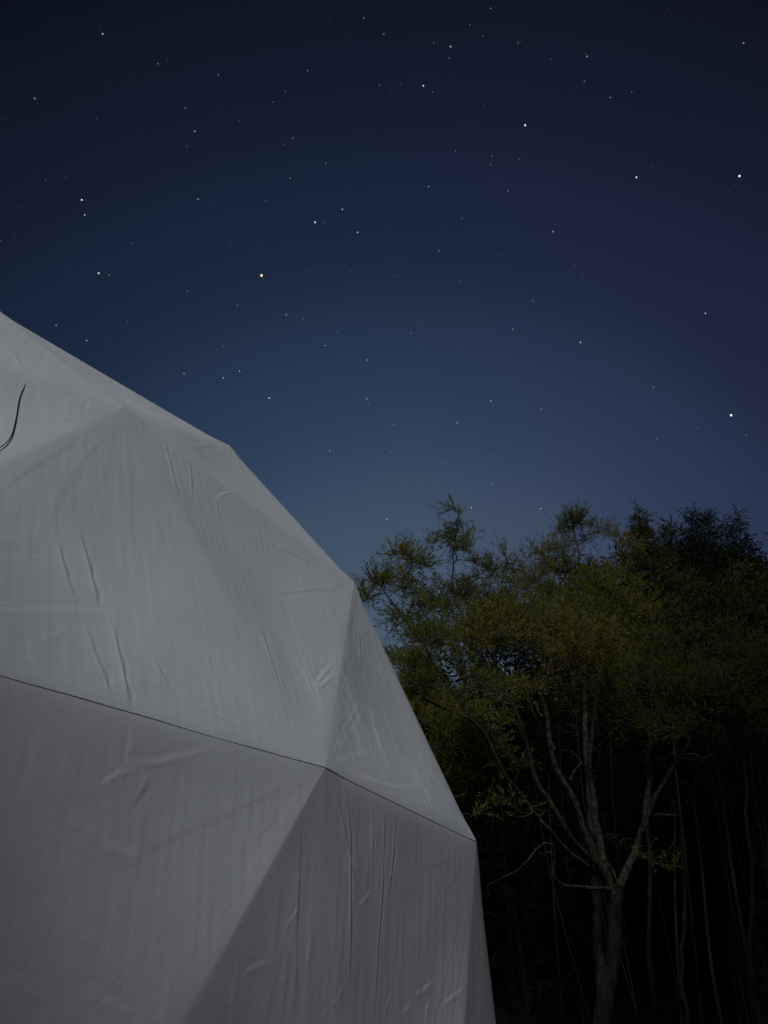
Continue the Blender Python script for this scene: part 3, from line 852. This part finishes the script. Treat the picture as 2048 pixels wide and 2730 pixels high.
dark_tree("dark spiky tree filling the gap left of the feathery bamboo tops", 37, 13.4, [(1830, 2800), (1820, 2300), (1805, 1900), (1795, 1600), (1790, 1420)],
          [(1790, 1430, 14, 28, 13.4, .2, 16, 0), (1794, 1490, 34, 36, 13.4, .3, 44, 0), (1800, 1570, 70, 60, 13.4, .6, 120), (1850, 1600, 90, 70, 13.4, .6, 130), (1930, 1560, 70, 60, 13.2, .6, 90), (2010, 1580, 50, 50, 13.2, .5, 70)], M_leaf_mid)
dark_tree("low leafy tree just behind the dome edge", 35, 10.5, [(1180, 2900), (1160, 2400), (1140, 2050), (1120, 1880)],
          [(1110, 1840, 55, 55, 10.5, .5, 90), (1200, 1920, 110, 60, 10.5, .6, 120), (1150, 2010, 90, 80, 10.5, .6, 90), (1290, 1990, 80, 50, 10.5, .5, 60)], M_leaf_olive, 5)

# ------------------------------------------------------------------ bamboo
def bamboo(label, pts, Y, rad, tops, seed, group=None, per=16):
    r = np.random.default_rng(seed)
    P = spline([at(x, y, Y) for x, y in pts], 0.06)
    L = np.concatenate([[0], np.cumsum(np.linalg.norm(np.diff(P, axis=0), axis=1))])
    rr = rad * np.clip(1 - 0.8 * (L / L[-1]) ** 1.5, 0.12, 1)
    ph = (L / 0.30) % 1.0
    rr = rr * (1 + 0.13 * np.exp(-((ph - 0.5) / 0.09) ** 2))
    root = empty("bamboo", (P[0][0], P[0][1], min(0, P[0][2])), label=label, category="bamboo")
    if group: root["group"] = group
    V, F = tube(P, rr, 8)
    link("culm", mesh_np("culm", V, F), M_culm, root)
    if tops:
        B, D, tw = [], [], []
        for (x, y, rx, ry, n) in tops:
            for p in blob(r, x, y, rx, ry, Y, rx / SF * Y * 1.0, n, 0):
                i = int(np.argmin(np.linalg.norm(P - p, axis=1) + 3 * (P[:, 2] > p[2])))
                q = P[i]; mid = (q + p) / 2 + np.array([0, 0, 0.12 * np.linalg.norm(p - q)])
                C = spline([q, mid, p], 0.12); tw.append(tube(C, np.linspace(0.005, 0.0022, len(C)), 3))
                k = r.poisson(per)
                d = p - q; d /= np.linalg.norm(d) + 1e-9
                B.append(p + r.normal(scale=0.075, size=(k, 3))); D.append(np.array([d[0] * .8, d[1] * .8, -0.25]) + r.normal(scale=.55, size=(k, 3)))
        V, F = join(tw); link("branches", mesh_np("branches", V, F), M_twig, root, kind="stuff")
        V, F = leaf_mesh(np.concatenate(B), np.concatenate(D), 0.12, 0.018, r)
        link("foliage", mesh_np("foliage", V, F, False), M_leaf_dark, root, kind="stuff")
    return root

bamboo("long pale bamboo culm running down the right side of the picture", [(2040, 2800), (1995, 2560), (1960, 2370), (1930, 2160), (1906, 2005), (1880, 1820), (1855, 1600), (1845, 1420), (1842, 1370)], 12.6, .030,
       [(1843, 1378, 9, 16, 12), (1846, 1415, 18, 24, 24), (1848, 1470, 34, 34, 40), (1852, 1530, 55, 45, 50), (1860, 1600, 80, 60, 60)], 41)
bamboo("bamboo with a thick feathery top third from the right edge", [(1930, 2760), (1895, 2560), (1870, 2300), (1850, 2100), (1862, 1800), (1875, 1600), (1890, 1420), (1888, 1372)], 13.2, .026,
       [(1888, 1378, 9, 16, 12), (1890, 1415, 18, 24, 24), (1893, 1470, 36, 34, 44), (1896, 1530, 55, 45, 56), (1900, 1600, 80, 60, 60)], 42)
bamboo("bamboo whose drooping top nods toward the right edge", [(2100, 2800), (2060, 2400), (2020, 2000), (1990, 1700), (1970, 1520), (1962, 1410), (1956, 1380)], 13.0, .030,
       [(1958, 1415, 22, 34, 30), (1945, 1480, 50, 50, 70), (1975, 1500, 60, 60, 80), (2000, 1570, 60, 60, 80), (2025, 1640, 50, 60, 70)], 43)
bamboo("bamboo with a thin ragged top left of the paired feathery tops", [(1820, 2760), (1800, 2400), (1800, 2000), (1795, 1700), (1790, 1500), (1786, 1440)], 13.6, .026,
       [(1786, 1460, 24, 30, 22), (1795, 1540, 50, 50, 50), (1790, 1620, 70, 60, 70)], 44)
bamboo("bright thin bamboo culm behind the right hand limb of the tree", [(1880, 2800), (1850, 2500), (1826, 2270), (1808, 2110), (1795, 1960), (1785, 1760)], 11.4, .020, None, 45)
bamboo("pale leaning bamboo culm nearest the dome wall", [(1410, 2700), (1395, 2590), (1378, 2470), (1352, 2330), (1336, 2230), (1318, 2080), (1305, 1940)], 11.0, .022, None, 46)
bamboo("slim bamboo culm just right of the dome wall", [(1385, 2740), (1366, 2560), (1356, 2400), (1345, 2250), (1330, 2050)], 11.8, .018, None, 47)
bamboo("faint twin bamboo culm left of the forked trunk", [(1500, 2740), (1490, 2590), (1480, 2450), (1470, 2250), (1462, 2060)], 12.2, .018, None, 48)
bamboo("slender bamboo culm crossing just left of the thick trunk", [(1640, 2740), (1620, 2520), (1600, 2390), (1580, 2200), (1570, 2000)], 12.0, .018, None, 49)
rb = np.random.default_rng(77)
for k in range(18):
    x = rb.uniform(1330, 2070); Y = rb.uniform(12.5, 17.5)
    lean = rb.uniform(60, 190)
    top = rb.uniform(1600, 1900)
    pts = [(x + lean * (2760 - top) / 900, 2800), (x + lean * .55, 2400), (x + lean * .2, 2100), (x, top)]
    bamboo("dim thin bamboo culm standing in the dark of the grove", pts, Y, rb.uniform(.008, .014), [(x, top + 60, 60, 70, 26)] if k % 2 else None, 100 + k, "dim culms in the dark grove", per=13)

# ------------------------------------------------------------------ the wood behind: one mass of dark leaves
def far_wood():
    r = np.random.default_rng(3)
    n = 70000
    x = r.uniform(-3, 26, n); y = 16.5 + r.uniform(0, 1, n) ** 1.3 * 20
    zb = hill_z(x, y)
    hgt = r.uniform(0, 1, n) * (3.6 + 1.5 * vnoise(np.stack([x * .6, y * .6, 0 * x], 1), 8))
    B = np.stack([x, y, zb + hgt], 1)
    D = r.normal(size=(n, 3)) + np.array([0, -.2, -.1])
    V, F = leaf_mesh(B, D, 0.30, 0.10, r)
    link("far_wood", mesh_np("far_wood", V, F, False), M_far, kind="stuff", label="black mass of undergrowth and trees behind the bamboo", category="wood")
far_wood()

# ------------------------------------------------------------------ unseen gabled block behind the camera, added only to shade the dome
def shade_gable():
    """Added light blocker in the form of a house, its gable end towards the dome."""
    y0, y1, xr, hr, xe, he = -9.0, -1.7, -4.5, 7.22, 1.6, 2.34
    xl = 2 * xr - xe
    root = empty("shade_gable", (xr, (y0 + y1) / 2, 0), label="unseen dark gabled blocker added behind the camera to shade the dome", category="light blocker")
    prof = [(xl, 0), (xe, 0), (xe, he), (xr, hr), (xl, he)]
    V = [(x, y, z) for y in (y1, y0) for x, z in prof]
    me = bpy.data.meshes.new("wall")
    me.from_pydata(V, [], [(4, 3, 2, 1, 0), (5, 6, 7, 8, 9), (0, 1, 6, 5), (1, 2, 7, 6), (4, 0, 5, 9)])
    link("wall", me, M_wall, root)
    for sgn in (1, -1):
        dx, dz = (xe - xr) * sgn, he - hr
        L = math.hypot(dx, dz); nx, nz = -dz / L * sgn, abs(dx) / L
        ex, ez = dx * (1 + 0.3 / L), dz * (1 + 0.3 / L)
        V = [(x + nx * o, y, z + nz * o) for y in (y1 + 0.02, y0 - 0.3) for o in (0.003, 0.10) for x, z in ((xr, hr), (xr + ex, hr + ez))]
        me = bpy.data.meshes.new("roof")
        me.from_pydata(V, [], [(0, 1, 3, 2), (4, 6, 7, 5), (0, 4, 5, 1), (2, 3, 7, 6), (0, 2, 6, 4), (1, 5, 7, 3)])
        link("roof", me, M_roof, root)
shade_gable()

# ------------------------------------------------------------------ unseen tall cedars behind the camera at right, added only to shade the grove's feet
def shade_cedar(x, y, h, rad, label, seed):
    r = np.random.default_rng(seed)
    root = empty("shade_cedar_tree", (x, y, 0), label=label, category="tree", group="unseen conifers added to shade the grove")
    V, F = tube([(x, y, 0), (x, y, h * .5), (x, y, h * .97)], [0.28, 0.17, 0.03], 10)
    link("trunk", mesh_np("trunk", V, F), M_twig, root)
    n = 9000
    f = r.uniform(0, 1, n) ** 0.75
    z = h - f * (h - 1.5)
    a = r.uniform(0, 2 * math.pi, n)
    q = rad * f ** 0.6 * np.sqrt(r.uniform(0, 1, n)) * (0.8 + 0.25 * np.sin(z * 5 + 2 * a))
    B = np.stack([x + q * np.cos(a), y + q * np.sin(a), z], 1)
    D = np.stack([np.cos(a), np.sin(a), -0.3 + 0 * a], 1) + r.normal(scale=.4, size=(n, 3))
    V, F = leaf_mesh(B, D, 0.5, 0.22, r)
    link("crown", mesh_np("crown", V, F, False), M_leaf_dark, root, kind="stuff")
shade_cedar(2.9, -2.8, 18.5, 2.0, "tall unseen conifer added for shade nearest behind the camera", 1)
shade_cedar(5.6, -2.0, 19.5, 2.2, "second tall unseen conifer added for shade behind the camera to the right", 2)
shade_cedar(8.4, -2.6, 20.5, 2.3, "third and tallest unseen conifer added for shade behind the camera far right", 3)
shade_cedar(11.6, -1.4, 20.0, 2.4, "outermost unseen conifer added for shade behind the camera at the right", 4)
